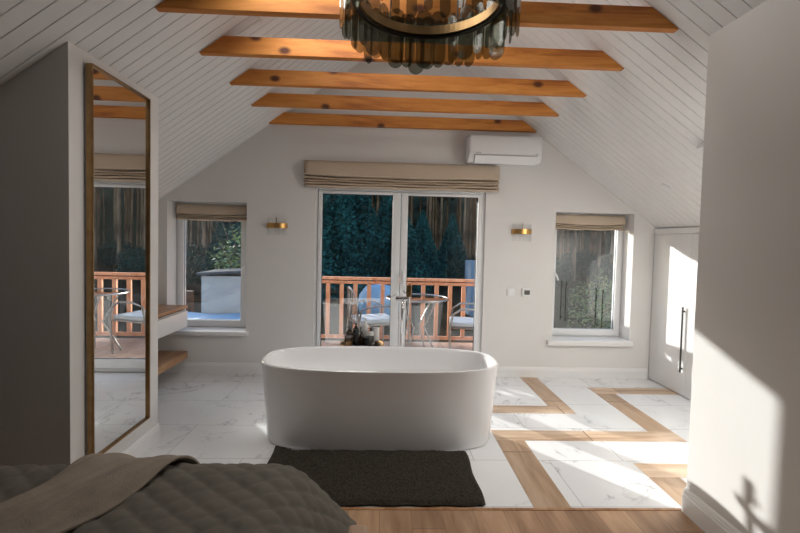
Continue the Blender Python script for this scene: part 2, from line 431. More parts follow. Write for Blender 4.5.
# baseboards
def baseboard(name, pts, h, t, normal):
    """straight run from pts[0] to pts[1], profile sticks out along normal"""
    a, b = Vector(pts[0]+(0,)), Vector(pts[1]+(0,)); n = Vector(normal+(0,))
    prof = [(0, 0), (t, 0), (t, h*.72), (t*.8, h*.76), (t*.8, h*.84), (t*.55, h*.88), (t*.55, h*.95), (t*.3, h), (0, h)]
    m = MB()
    A = [m.bm.verts.new(a+n*p[0]+Vector((0, 0, p[1]))) for p in prof]; B = [m.bm.verts.new(b+n*p[0]+Vector((0, 0, p[1]))) for p in prof]
    m.face(A); m.face(B)
    for i in range(len(prof)): m.face([A[i], A[(i+1) % len(prof)], B[(i+1) % len(prof)], B[i]])
    return struct(m.build(name, M['white']))
baseboard('baseboard_back', ((BL, D), (HD[0]-.01, D)), .11, .014, (0, -1))
baseboard('baseboard_back', ((HD[1]+.01, D), (2.86, D)), .11, .014, (0, -1))
baseboard('baseboard_left', ((XL, 2.21), (XL, 3.056)), .12, .016, (1, 0))
baseboard('baseboard_left', ((XL, 3.056), (BL, 3.056)), .12, .014, (0, 1))
baseboard('baseboard_right', ((XR, YB), (XR, DF)), .13, .022, (-1, 0))
baseboard('baseboard_right', ((XR, DF), (BR, DF)), .13, .014, (0, 1))
baseboard('baseboard_left', ((-3.1, 2.21), (XL, 2.21)), .12, .016, (0, -1))

# ------------------------------------------------------------------ windows and the balcony door
def ring(m, x0, x1, z0, z1, w, y0, y1, bev=.004):
    m.box(x0, x0+w, y0, y1, z0, z1, bev); m.box(x1-w, x1, y0, y1, z0, z1, bev)
    m.box(x0+w-.003, x1-w+.003, y0, y1, z0, z0+w, bev); m.box(x0+w-.003, x1-w+.003, y0, y1, z1-w, z1, bev)
def window(name, H, gx0, gx1, gz0, gz1, yg, hinge_handle):
    m = MB(); ring(m, H[0]-.005, H[1]+.005, H[2]-.005, H[3]+.005, min(gx0-H[0], H[1]-gx1)*.42, yg-.02, yg+.06)
    w = struct(m.build(name, M['pvc'], smooth=True)); w.location = (0, 0, 0)
    m = MB()
    m.box(H[0]+.02, gx0, yg-.035, yg+.03, gz0-.07, gz1+.07, .005); m.box(gx1, H[1]-.02, yg-.035, yg+.03, gz0-.07, gz1+.07, .005)
    m.box(gx0-.003, gx1+.003, yg-.035, yg+.03, gz0-.07, gz0, .005); m.box(gx0-.003, gx1+.003, yg-.035, yg+.03, gz1, gz1+.07, .005)
    s = m.build('sash', M['pvc'], w, smooth=True)
    m = MB(); ring(m, gx0-.004, gx1+.004, gz0-.004, gz1+.004, .007, yg-.012, yg-.004, 0); m.build('gasket', M['black'], w)
    m = MB(); m.box(gx0-.01, gx1+.01, yg-.002, yg+.002, gz0-.01, gz1+.01); m.build('pane', M['glass'], w)
    hx = gx1+.035 if hinge_handle == 'r' else gx0-.035; hz = (gz0+gz1)/2+(.06 if hinge_handle == 'l' else .02)
    m = MB(); m.box(hx-.014, hx+.014, yg-.045, yg-.035, hz-.035, hz+.035, .003)
    if hinge_handle == 'l': m.tube([(hx, yg-.045, hz), (hx, yg-.075, hz), (hx+.03, yg-.08, hz-.05), (hx+.05, yg-.08, hz-.1)], .010, 8)
    else: m.tube([(hx, yg-.045, hz), (hx, yg-.075, hz), (hx, yg-.08, hz-.05), (hx, yg-.08, hz-.11)], .010, 8)
    m.build('window_handle', M['pvc'], w, smooth=True)
    return w
YG = 4.83
wl = window('window_1', HL, -2.17, -1.56, .519, 1.66, YG, 'r')
wr = window('window_2', HR, 1.898, 2.58, .49, 1.66, YG, 'l')
m = MB(); m.box(HL[0]-.04, HL[1]+.03, D-.045, YG-.02, HL[2]-.035, HL[2]+.008, .006); struct(m.build('trim_1', M['white'], smooth=True))
m = MB(); m.box(HR[0]-.05, HR[1]+.02, D-.045, YG-.02, HR[2]-.045, HR[2]+.008, .006); struct(m.build('trim_2', M['white'], smooth=True))

yd = 4.66
m = MB()
m.box(HD[0]-.004, -.712, yd-.03, yd+.06, 0.02, HD[3]+.004, .005); m.box(1.012, HD[1]+.004, yd-.03, yd+.06, 0.02, HD[3]+.004, .005)
m.box(-.70, 1.016, yd-.03, yd+.06, HD[3]-.018, HD[3]+.004, .004); m.box(HD[0], HD[1], yd-.03, yd+.08, -.02, .03, .004)
door = struct(m.build('door_1', M['pvc'], smooth=True))
for (a, b, g0, g1) in [(-.706, .156, -.672, .070), (.162, 1.010, .232, .972)]:
    m = MB(); z0, z1, gz0, gz1 = .035, HD[3]-.02, .13, 1.905
    if a < 0: g0 = -.666
    m.box(a, g0, yd-.045, yd+.03, z0, z1, .006); m.box(g1, b, yd-.045, yd+.03, z0, z1, .006)
    m.box(g0-.003, g1+.003, yd-.045, yd+.03, z0, gz0, .006); m.box(g0-.003, g1+.003, yd-.045, yd+.03, gz1, z1, .006)
    l = m.build('door_leaf', M['pvc'], door, smooth=True)
    m = MB(); ring(m, g0-.003, g1+.003, gz0-.003, gz1+.003, .008, yd-.02, yd-.005, 0); m.build('gasket', M['black'], l)
    m = MB(); m.box(g0-.01, g1+.01, yd-.002, yd+.002, gz0-.01, gz1+.01); m.build('pane', M['glass'], l)
m = MB(); m.box(.182, .212, yd-.056, yd-.045, .97, 1.12, .004); m.tube([(.197, yd-.055, 1.08), (.197, yd-.095, 1.08), (.197, yd-.1, 1.03), (.197, yd-.1, .96)], .011, 8)
m.build('door_handle', M['pvc'], door, smooth=True)

# added, unseen roof window on the uncut left slope, dressing the first fill lamp
sk = bpy.data.objects.new('added_window_3', None); C.objects.link(sk); sk['kind'] = 'structure'
SKM = Matrix.Translation((-.50, 2.30, roof(-.50))) @ Matrix.Rotation(-math.atan(SLOPE), 4, 'Y')
m = MB(); ring_w = .06
for (a, b, c, d) in [(-.44, -.38, -.62, .62), (.38, .44, -.62, .62), (-.38, .38, -.62, -.56), (-.38, .38, .56, .62)]: m.box(a, b, c, d, -.05, .0, .004)
for v in m.bm.verts: v.co = SKM @ v.co
m.build('added_window_frame', M['pvc'], sk, smooth=True)
m = MB(); m.box(-.39, .39, -.57, .57, -.02, -.012)
for v in m.bm.verts: v.co = SKM @ v.co
m.build('pane', M['glass'], sk)

sk2 = bpy.data.objects.new('added_window_4', None); C.objects.link(sk2); sk2['kind'] = 'structure'  # another added, unseen roof window, there only for the second fill lamp
SKM = Matrix.Translation((2.46, 2.66, roof(2.46))) @ Matrix.Rotation(math.atan(SLOPE), 4, 'Y')
m = MB()
for (a, b, c, d) in [(-.36, -.30, -.34, .34), (.30, .36, -.34, .34), (-.30, .30, -.34, -.29), (-.30, .30, .29, .34)]: m.box(a, b, c, d, -.05, .0, .004)
for v in m.bm.verts: v.co = SKM @ v.co
m.build('added_window_frame', M['pvc'], sk2, smooth=True)
m = MB(); m.box(-.31, .31, -.30, .30, -.02, -.012)
for v in m.bm.verts: v.co = SKM @ v.co
m.build('pane', M['glass'], sk2)

# ------------------------------------------------------------------ roof beams
ZB, BH, BT = 2.594, .112, .05
names = ['nearest the camera, behind the smoked chandelier', 'second from the camera, crossing behind the chandelier', 'middle one of the five, with two dark knots', 'second from the gable wall', 'touching the gable wall, just above the air conditioner']
for i in range(5):
    y = D-.10-.539*(4-i)
    if i == 4: y = D-.052
    hwb = (RIDGE_Z-ZB)/SLOPE; hwt = (RIDGE_Z-ZB-BH)/SLOPE
    m = MB()
    m.prism([(-hwb+.003, 0), (hwb-.003, 0), (hwt-.003, BH), (-hwt+.003, BH)], 1, -BT/2, BT/2)
    bmesh.ops.bevel(m.bm, geom=[e for e in m.bm.edges if abs(e.verts[0].co.y-e.verts[1].co.y) < 1e-6 and abs(e.verts[0].co.z-e.verts[1].co.z) < 1e-6], offset=.003, segments=1, affect='EDGES')
    o = m.build('ceiling_beam', M['beam']); o.location = (RIDGE_X, y+BT/2, ZB)
    if i == 4: o.location.y = D-BT/2-.002
    # shift the grain between beams by moving the mesh origin along the beam
    tag(o, 'orange pine collar beam under the white ceiling, '+names[i], 'beam', 'collar beams across the attic ceiling')

# ------------------------------------------------------------------ roman blinds
def blind(name, label, x0, x1, z0, z1, yback, depth, folds, parent_group):
    root = thing(name, label, 'blind', ((x0+x1)/2, yback, z0), parent_group)
    # flat upper panel
    split = z0+(z1-z0)*.52
    m = MB()
    def up_(u, v):
        x = x0+(x1-x0)*u; z = split-.02+(z1-split+.02)*v
        return (x, yback-depth*(.62+.38*(1-v)**.5)-.004*math.sin(5*u*PI), z-.012*math.sin(PI*u)*(1-v))
    m.grid(up_, 40, 8)
    m.build('upper_panel', M['blind'], root, smooth=True).modifiers.new('s', 'SOLIDIFY').thickness = .004
    m = MB(); m.box(x0+.004, x1-.004, yback-depth*.4, yback, z1-.035, z1-.004, .003); m.build('headrail', M['plastic'], root)
    hf = (split-z0)/folds
    for k in range(folds):
        zt = split-.0+(-k)*hf; zb_ = zt-hf*1.08
        m = MB()
        def fo(u, v, k=k, zt=zt, zb_=zb_):
            a = PI*v
            x = x0+(x1-x0)*u+.004*math.sin(k*2.1)
            z = zt+(zb_-zt)*v - .014*math.sin(PI*u)*(1-k/folds)+.0025*math.sin(u*17+k*2)
            return (x, yback-depth*(.30+.62*math.sin(a)**.7)*(.88+.12*(k % 2))-.003*math.sin(u*23+k), z)
        m.grid(fo, 44, 9)
        m.build('fold', M['blind'], root, smooth=True).modifiers.new('s', 'SOLIDIFY').thickness = .003
    return root
blind('roman_blind', 'wide beige fabric roman blind gathered in folds above the balcony doors', -.845, 1.165, 1.962, 2.228, D-.001, .085, 5, 'beige roman blinds')
blind('roman_blind', 'narrow beige fabric roman blind inside the left window recess', -2.215, -1.475, 1.60, 1.765, YG-.05, .07, 4, 'beige roman blinds')
blind('roman_blind', 'narrow beige fabric roman blind inside the right window recess', 1.84, 2.615, 1.60, 1.755, YG-.05, .07, 4, 'beige roman blinds')

# ------------------------------------------------------------------ air conditioner
ac = thing('air_conditioner', 'white wall mounted split air conditioner under the last beam', 'air conditioner', (1.16, D, 2.24)); 
m = MB(); ax0, ax1 = .818, 1.556
m.prism([(D-.001, 2.245), (D-.001, 2.51), (D-.19, 2.51), (D-.205, 2.49), (D-.205, 2.31), (D-.16, 2.245)], 0, ax0, ax1)
bmesh.ops.bevel(m.bm, geom=m.bm.edges[:], offset=.006, segments=2, affect='EDGES'); m.build('body', M['plastic'], ac, smooth=True)
m = MB(); m.box(ax0+.012, ax1-.012, D-.212, D-.2, 2.315, 2.495, .004); m.build('front_panel', M['plastic'], ac, smooth=True)
m = MB()
m.prism([(D-.2145, 2.306), (D-.218, 2.30), (D-.165, 2.228), (D-.158, 2.233)], 0, ax0+.06, ax1-.05); m.build('louver', M['plastic'], ac)
m = MB(); m.prism([(D-.206, 2.312), (D-.209, 2.309), (D-.157, 2.238), (D-.154, 2.242)], 0, ax0+.055, ax1-.045); m.build('outlet_gap', M['greyplastic'], ac)
m = MB()
for k in range(5): m.box(ax0+.07+k*.010, ax0+.077+k*.010, D-.2135, D-.2115, 2.323+(k % 2)*.003, 2.333)
m.build('maker_mark', M['greyplastic'], ac)
m = MB(); m.box(ax1-.07, ax1-.045, D-.2135, D-.2115, 2.324, 2.330); m.build('status_mark', M['greyplastic'], ac)

# ------------------------------------------------------------------ wall sconces
def sconce(x, z, label):
    r = thing('wall_sconce', label, 'wall lamp', (x, D, z), 'brass and glass wall sconces')
    m = MB(); m.lathe([(0.001, 0), (.024, 0), (.024, .012), (0.001, .012)], (0, 0, 0), 20)
    for v in m.bm.verts: v.co = Vector((x+v.co.x, D-v.co.z, z+v.co.y))
    m.build('wall_plate', M['brass'], r, smooth=True)
    m = MB(); n = 24
    def band(u, v):
        a = PI*u; w = .106; q = .085
        R_ = [(1, -.026), (1, .026), (.97, .026), (.97, -.026), (1, -.026)][min(4, int(round(v*4)))]
        return (x-w*R_[0]*math.cos(a), D-.002-q*R_[0]*math.sin(a), z+R_[1])
    m.grid(band, n, 5); m.build('gold_band', M['gold'], r)
    m = MB(); m.tube([(x-.006, D-.01, z+.015), (x-.006, D-.082, z+.015)], .006, 8); m.tube([(x, D-.045, z-.02), (x, D-.045, z+.085)], .005, 8)
    m.build('stem', M['brass'], r, smooth=True)
    for k in range(7):
        a = PI*(k+.5)/7; px, py = x-.092*math.cos(a), D-.006-.073*math.sin(a)
        m = MB(); m.lathe([(.009, -.10), (.012, -.098), (.012, .075), (.009, .077)], (px, py, z), 10)
        m.build('glass_rod', M['clear'], r, smooth=True)
    return r
sconce(-1.125, 1.555, 'brass banded wall sconce between left window and balcony doors')
sconce(1.437, 1.555, 'brass banded wall sconce between balcony doors and right window')
sw = thing('light_switch', 'plain white square light switch right of the balcony doors', 'light switch', (1.345, D, .91))
m = MB(); m.box(1.303, 1.385, D-.010, D, .868, .95, .003); m.build('switch_plate', M['plastic'], sw, smooth=True)
m = MB(); m.box(1.316, 1.372, D-.014, D-.009, .881, .937, .002); m.build('rocker', M['plastic'], sw, smooth=True)
th = thing('thermostat', 'small white thermostat with a dark screen beside the switch', 'thermostat', (1.505, D, .91))
m = MB(); m.box(1.463, 1.548, D-.02, D, .868, .953, .004); m.build('housing', M['plastic'], th, smooth=True)
m = MB(); m.box(1.484, 1.544, D-.0215, D-.019, .888, .936, .001); m.build('screen', M['dark'], th)

# recessed spot in the right slope
sp_ = thing('recessed_spotlight', 'small round white spotlight recessed in the right ceiling slope', 'spotlight', (2.443, 3.775, roof(2.443)))
m = MB(); m.lathe([(.028, .0), (.045, .0), (.047, -.006), (.04, -.012), (.028, -.008)], (0, 0, 0), 24)
rotm = Matrix.Translation((2.443, 3.775, roof(2.443))) @ Matrix.Rotation(math.atan(SLOPE), 4, 'Y')
for v in m.bm.verts: v.co = rotm @ v.co
m.build('trim_ring', M['plastic'], sp_, smooth=True)
m = MB(); m.lathe([(.001, -.003), (.028, -.003), (.028, -.006), (.001, -.006)], (0, 0, 0), 20)
for v in m.bm.verts: v.co = rotm @ v.co
m.build('lens', M['greyplastic'], sp_)

# ------------------------------------------------------------------ mirror
my0, my1, mz0, mz1 = 2.315, 2.885, .225, 2.29
mr = thing('wall_mirror', 'tall rectangular mirror in a slim brass frame on left stub wall', 'mirror', (XL, my0, mz0))
ang = .014
Tm = Matrix.Translation((XL+.012, my0, 0)) @ Matrix.Rotation(ang, 4, 'Z')
L_ = my1-my0
m = MB(); w = .009; d = .034
m.box(0, d, 0, w, mz0, mz1, .002); m.box(0, d, L_-w, L_, mz0, mz1, .002); m.box(0, d, w, L_-w, mz0, mz0+w, .002); m.box(0, d, w, L_-w, mz1-w, mz1, .002)
for v in m.bm.verts: v.co = Tm @ v.co
m.build('brass_frame', M['brass'], mr, smooth=True)
m = MB(); m.box(.016, .020, w*.6, L_-w*.6, mz0+w*.6, mz1-w*.6)
for v in m.bm.verts: v.co = Tm @ v.co
m.build('mirror_glass', M['mirror'], mr)
m = MB(); m.prism([(-.009, .006), (-.001, L_-.01), (.016, L_-.01), (.016, .006)], 2, mz0+.02, mz1-.02)
for v in m.bm.verts: v.co = Tm @ v.co
m.build('backing', M['greyplastic'], mr)

# ------------------------------------------------------------------ vanity, basin and shelf
VX = -2.03
va = thing('vanity_unit', 'white floating vanity with oak top by the left window', 'vanity', (VX-.3, 3.9, .49))
m = MB(); m.box(BL+.002, VX-.02, 3.30, D-.018, .495, .665, .002); m.build('carcass', M['white'], va)
for (a, b) in [(3.302, 3.955), (3.962, D-.018)]:
    m = MB(); m.box(VX-.019, VX, a, b, .490, .655, .003); m.build('drawer_front', M['white'], va, smooth=True)
m = MB(); m.box(BL+.002, VX+.004, 3.28, D-.016, .684, .712, .003); m.build('oak_top', M['oak'], va, smooth=True)
m = MB(); m.box(BL+.01, VX-.03, 3.31, D-.03, .665, .684); m.build('shadow_gap', M['dark'], va)
sh = MB(); sh.box(BL+.002, VX+.004, 3.28, D-.016, .160, .232, .004)
tag(sh.build('oak_shelf', M['oak'], smooth=True), 'thick oak shelf floating below the white vanity', 'shelf')
m = MB(); m.lathe([(.09, 0), (.15, .03), (.19, .085), (.195, .13), (.188, .13), (.18, .085), (.14, .04), (.001, .03)], (-2.36, 4.18, .713), 28)
bs = tag(m.build('vessel_basin', M['ceramic'], smooth=True), 'white round vessel basin standing on the oak vanity top', 'basin')

# ------------------------------------------------------------------ wardrobe
WX = 2.87
wd = thing('wardrobe', 'white built-in wardrobe with black bar handle under the right slope', 'wardrobe', (WX, 3.6, 0))
zt = roof(WX)-.03
m = MB(); m.box(WX+.022, BR-.002, DF+.02, D-.001, .0, roof(BR)-.01); m.box(WX+.02, WX+.04, DF+.02, D-.001, 0, zt+.0); m.build('carcass', M['white'], wd)
seams = [DF+.02, 2.85, 3.43, 4.012, 4.585]
for i, (a, b) in enumerate(zip(seams, seams[1:])):
    m = MB(); m.box(WX, WX+.02, a+.002, b-.002, .015, zt-.055, .002); dr = m.build('door', M['white'], wd, smooth=True)
    hy = a+.05 if i % 2 else b-.13
    m = MB(); m.box(WX-.026, WX-.018, hy-.009, hy+.009, .23, .86, .002); m.box(WX-.02, WX, hy-.005, hy+.005, .26, .275); m.box(WX-.02, WX, hy-.005, hy+.005, .81, .825)
    m.build('bar_handle', M['black'], dr)
m = MB(); m.box(WX+.002, WX+.021, DF+.02, D-.001, zt-.052, zt+.005); m.build('fascia', M['white'], wd)

# ------------------------------------------------------------------ bathtub
tub = thing('bathtub', 'white freestanding oval bathtub in front of the balcony doors', 'bathtub', (-.012, 3.17, 0.002))
TC = Vector((-.012, 3.17)); 
def sel(a, A_, B_, n=3.0):
    c, s_ = math.cos(a), math.sin(a)
    # stadium-like superellipse whose ends are rounder than its sides
    e = 2/n
    return (A_*math.copysign(abs(c)**(2/2.5), c), B_*math.copysign(abs(s_)**(2/3.3), s_))
rings = [(.765, .262, .004), (.79, .288, .006), (.80, .296, .03), (.812, .312, .2), (.826, .332, .38), (.838, .348, .545), (.841, .352, .559), (.841, .352, .566), (.836, .347, .570),
         (.823, .334, .570), (.817, .328, .566), (.812, .322, .55), (.785, .298, .41), (.745, .265, .25), (.69, .22, .165), (.59, .15, .14), (.3, .07, .134), (.02, .01, .132)]
m = MB(); n = 120; prev = None
for (A_, B_, z) in rings:
    cur = []
    for k in range(n):
        x, y = sel(2*PI*k/n, A_, B_); cur.append(m.bm.verts.new((TC.x+x, TC.y+y, z)))
    if prev: 
        for k in range(n): m.face([prev[k], prev[(k+1) % n], cur[(k+1) % n], cur[k]])
    else: m.face(cur[::-1])
    prev = cur
m.face(prev)
m.build('tub_shell', M['acryl'], tub, smooth=True)
m = MB(); m.lathe([(.001, .0), (.035, .0), (.035, .006), (.03, .009), (.001, .009)], (-.012, 3.17, .134), 24); m.build('drain_cap', M['chrome'], tub, smooth=True)
m = MB(); m.lathe([(.001, .0), (.028, .0), (.028, .006), (.001, .007)], (0, 0, 0), 20)
for v in m.bm.verts: v.co = Vector((-.015+v.co.x, 2.870+v.co.z, .44+v.co.y))
m.build('overflow_cap', M['chrome'], tub, smooth=True)

# ------------------------------------------------------------------ floor standing tap
tp = thing('bath_tap', 'tall chrome floor-standing tap with hand shower behind the bathtub', 'tap', (.19, 3.72, 0))
m = MB(); m.lathe([(.001, 0), (.055, 0), (.055, .012), (.02, .02), (.001, .02)], (.175, 3.74, .0), 24); m.build('floor_flange', M['chrome'], tp, smooth=True)
m = MB(); m.tube([(.160, 3.74, .015), (.160, 3.74, .90)], .013, 14); m.build('column', M['chrome'], tp, smooth=True)
m = MB(); m.tube([(.160, 3.74, .87), (.160, 3.70, .885), (.160, 3.62, .88), (.160, 3.55, .86), (.160, 3.535, .835)], .011, 12); m.build('spout', M['chrome'], tp, smooth=True)
m = MB(); m.tube([(.10, 3.74, .885), (.225, 3.74, .89)], .017, 14); m.build('mixer_body', M['chrome'], tp, smooth=True)
m = MB(); m.tube([(.118, 3.74, .90), (.105, 3.72, .925), (.06, 3.70, .90)], [.008, .007, .005], 10); m.build('lever', M['chrome'], tp, smooth=True)
m = MB(); m.tube([(.215, 3.74, .89), (.225, 3.73, .90), (.20, 3.71, .92), (.16, 3.70, .955)], .006, 8); m.build('shower_cradle', M['chrome'], tp, smooth=True)
m = MB(); m.tube([(.205, 3.70, .76), (.210, 3.70, .905)], .009, 12); tp.scale = (1, 1, 1.05); hs_ = m.build('hand_shower', M['chrome'], tp, smooth=True)
m = MB(); m.box(.190, .232, 3.688, 3.708, .905, 1.005, .008); m.build('shower_head', M['brass'], hs_, smooth=True)
m = MB(); pts = [(.205, 3.70, .76), (.222, 3.71, .6), (.212, 3.72, .4), (.19, 3.73, .22), (.175, 3.738, .10), (.170, 3.74, .04)]
m.tube(pts, .006, 8); m.build('hose', M['steel'], tp, smooth=True)

# ------------------------------------------------------------------ side stool with tray of bottles
SX, SY, SZ = -.185, 3.86, .50
st = thing('side_table', 'small round white pedestal table behind the bathtub', 'side table', (SX, SY, 0))
m = MB(); m.lathe([(.001, 0), (.2, 0), (.2, .025), (.001, .025)], (SX, SY, SZ-.028), 36); m.build('table_top', M['white'], st, smooth=True)
m = MB(); m.lathe([(.001, .0), (.15, .0), (.14, .015), (.05, .03), (.03, .1), (.03, .4), (.05, SZ-.03)], (SX, SY, 0), 28); m.build('pedestal', M['white'], st, smooth=True)
ty = thing('tray', 'round black tray with a thin gold rim on the pedestal table', 'tray', (SX, SY, SZ))
m = MB(); m.lathe([(.001, 0), (.185, 0), (.188, .006), (.001, .006)], (SX, SY, SZ-.002), 40); m.build('tray_base', M['black'], ty, smooth=True)
m = MB(); m.tube([(SX+.188*math.cos(a*PI/20), SY+.188*math.sin(a*PI/20), SZ+.010) for a in range(40)], .008, 8, closed=True); m.build('gold_rim', M['gold'], ty, smooth=True)
def bottle(name, label, dx, dy, r, h, mt, kind, cat='bottle', lab=None, capm='black'):
    x, y = SX+dx, SY+dy; z = SZ+.005
    t = thing(name, label, cat, (x, y, z), 'toiletries on the tray')
    m = MB(); neck = r*.42 if kind != 'jar' else r*.9
    if kind == 'jar': prof = [(.001, 0), (r*.95, 0), (r, .005), (r, h*.96), (r*.97, h)]
    else: prof = [(.001, 0), (r*.92, 0), (r, .006), (r, h*.66), (r*.85, h*.74), (neck, h*.8), (neck, h*.84)]
    m.lathe(prof, (x, y, z), 18); m.build('vessel', M[mt], t, smooth=True)
    m = MB()
    if kind == 'pump':
        m.lathe([(neck*1.1, h*.82), (neck*1.1, h*.88), (neck*.4, h*.89), (neck*.4, h*.96), (neck*.9, h*.96), (neck*.9, h), (.001, h)], (x, y, z), 12)
        m.box(x-.006-.025, x, y-.005, y+.005, z+h*.965, z+h*.995, .002); m.build('pump', M[capm], t, smooth=True)
    elif kind == 'dropper':
        m.lathe([(neck*1.15, h*.82), (neck*1.15, h*.9), (neck*.7, h*.91), (neck*.55, h), (.001, h)], (x, y, z), 12); m.build('dropper', M[capm], t, smooth=True)
    else:
        m.lathe([(r*1.0, h*.96), (r*1.0, h*1.1), (.001, h*1.1)], (x, y, z), 18); m.build('lid', M[capm], t, smooth=True)
    if lab:
        m = MB(); m.grid(lambda u, v: (x+(r+.0008)*math.cos(-PI*.9+u*PI*.8), y+(r+.0008)*math.sin(-PI*.9+u*PI*.8), z+h*(.12+.42*v)), 14, 2)
        m.build('label', M[lab], t)
    return t
bottle('pump_bottle', 'brown pump bottle at the left of the tray', -.115, .0, .030, .15, 'brown_glass', 'pump', lab='labelpaper')
bottle('candle_jar', 'smoky glass candle jar with silver lid at left front of tray', -.115, -.09, .034, .085, 'brown_glass', 'jar', 'candle jar', lab='brass', capm='steel')
bottle('pump_bottle', 'tall black pump bottle left of centre on tray', -.06, .04, .028, .175, 'black_glass', 'pump', lab='labelpaper')
bottle('pump_bottle', 'slim black pump bottle at front centre of tray', -.045, -.07, .024, .14, 'black_glass', 'pump')
bottle('dropper_bottle', 'small dark dropper bottle at the centre of the tray', -.005, -.03, .020, .12, 'brown_glass', 'dropper')
bottle('pump_bottle', 'tallest white pump bottle at the back of the tray', .02, .08, .032, .215, 'amberwhite', 'pump', capm='amberwhite')
bottle('cream_jar', 'squat black lidded jar at the right front of tray', .05, -.09, .036, .075, 'black_glass', 'jar', 'jar', capm='black')
bottle('pump_bottle', 'white bottle with black pump at the right of tray', .075, .0, .027, .145, 'amberwhite', 'pump', lab='labelpaper')
bottle('tube_bottle', 'short white capped bottle at the far right of tray', .12, .03, .030, .13, 'amberwhite', 'jar', capm='amberwhite')
bottle('cream_jar', 'tiny brown jar by the right rim of tray', .13, -.06, .018, .04, 'brown_glass', 'jar', 'jar', capm='brass')

# ------------------------------------------------------------------ bath mat
rnd = random.Random(3)
rug = MB()
RX0, RX1, RY0, RY1 = -.70, .57, 2.292, 2.885
def rugf(u, v):
    x = RX0+(RX1-RX0)*u+.006*math.sin(v*9)+.02*(1-v)*(u-.5)*0; y = RY0+(RY1-RY0)*v+.004*math.sin(u*40)
    z = .020+.0045*rnd.random()
    e = min(u, 1-u, v*.46, (1-v)*.46)
    if e < .012: z *= .35+e*50
    k = max(0, .09-u)*max(0, v-.55)*2.2     # curled far left corner
    return (x, y, z+k*.35)
rug.grid(rugf, 200, 96)
g = rug.build('bath_mat', M['rug']); g.modifiers.new('s', 'SOLIDIFY').thickness = .006
g.location.z = .0
tag(g, 'dark charcoal pile bath mat on tiles in front of the bathtub', 'bath mat')

# ------------------------------------------------------------------ bed
bed = thing('bed', 'double bed with pale wooden frame and quilt, lower left foreground', 'bed', (-1.7, .7, 0))
BX0, BX1, BY0, BY1, BZ = -2.6, -.41, -.5, 1.56, .56
m = MB(); m.box(BX0, BX1+.02, BY0, BY1-.02, .30, BZ-.02, .05, 4); m.build('mattress', M['mattress'], bed, smooth=True)
m = MB(); m.box(BX0, BX1+.30, BY0, BY1-.03, .20, .29, .015, 2); m.box(BX1+.30, BX1+.37, BY0, BY1-.01, .18, .40, .02, 3)
m.build('bed_frame', M['bedwood'], bed, smooth=True)
for (x, y) in [(BX1+.31, BY1-.09), (BX1+.31, BY0+.06), (BX0+.06, BY0+.06), (BX0+.06, BY1-.09)]:
    m = MB(); m.box(x-.045, x+.045, y-.045, y+.045, 0, .24, .01); m.build('leg', M['bedwood'], bed, smooth=True)

def drape(s, t, lift=0.0):
    """cloth coordinates to the world: flat on the bed, rolling over the foot end (+x) and far side (+y)"""
    ex, ey = s-(BX1), t-(BY1)
    fx, fy = max(ex, 0), max(ey, 0)
    d = math.hypot(fx, fy)
    X, Y = min(s, BX1), min(t, BY1)
    z = BZ
    if d > 1e-6:
        ux, uy = fx/d, fy/d
        r = .22; th = min(d/r, math.radians(50))
        h = r*math.sin(th); dr = r*(1-math.cos(th))
        rest = max(0, d-r*math.radians(50))
        h += rest*math.cos(math.radians(50)); dr += rest*math.sin(math.radians(50))
        nx, nz = math.sin(th), math.cos(th)
        X += ux*h; Y += uy*h; z -= dr
        nrm = Vector((ux*nx, uy*nx, nz))
    else: nrm = Vector((0, 0, 1))
    # broad sag and puff of the surface
    w = .010*math.sin(s*3.1+t*1.7)+.006*math.sin(t*7.3-s*2)
    z += w*(1 if d < .01 else .6)
    return Vector((X, Y, z))+nrm*lift, nrm
S = .115
def quilt_h(s, t):
    a = (s*1.0+t*1.25)/S; b = (s*1.0-t*1.25)/S
    q = abs(math.sin(PI*a))**.3*abs(math.sin(PI*b))**.3
    pk = .0012*math.sin(61*s+23*t)*math.sin(47*t-19*s)
    return .016*q+pk*q
def quilt(u, v):
    s = BX0+(BX1+.42-BX0)*(1-(1-u)**1.0); t = .3+(BY1+.44-.3)*v
    # the hem is cut a little round at the corner
    p, nn = drape(s, t); return p+nn*quilt_h(s, t)
m = MB(); m.grid(quilt, 300, 190)
q = m.build('quilt', M['quilt'], bed, smooth=False)
for p_ in q.data.polygons: p_.use_smooth = True
md = q.modifiers.new('s', 'SOLIDIFY'); md.thickness = .012; md.offset = -1

def throw_f(u, v):
    # strip running diagonally over the quilt, from the far edge down to the near left
    A = Vector((-1.07, 1.76)); B = Vector((-.72, 1.77)); Cc = Vector((-1.06, .82)); Dd = Vector((-1.27, .84))
    far = A.lerp(B, u); near = Dd.lerp(Cc, u)
    p2 = far.lerp(near, v)
    p2.x += .035*math.sin(v*5)*(1 if u > .5 else .4)
    l = .036+.010*math.sin(u*9+v*4)+.012*math.exp(-((u-.45-.15*math.sin(v*6))/.12)**2)+.008*math.sin(v*14+u*5)+.004*math.sin(u*31+v*17)
    p, nn = drape(p2.x, p2.y, l); return p
m = MB(); m.grid(throw_f, 90, 140)
tw = m.build('throw_blanket', M['throw'], smooth=False)
for p_ in tw.data.polygons: p_.use_smooth = True
tw.modifiers.new('s', 'SOLIDIFY').thickness = .01
tag(tw, 'crumpled taupe throw laid diagonally over the quilted bed', 'blanket')

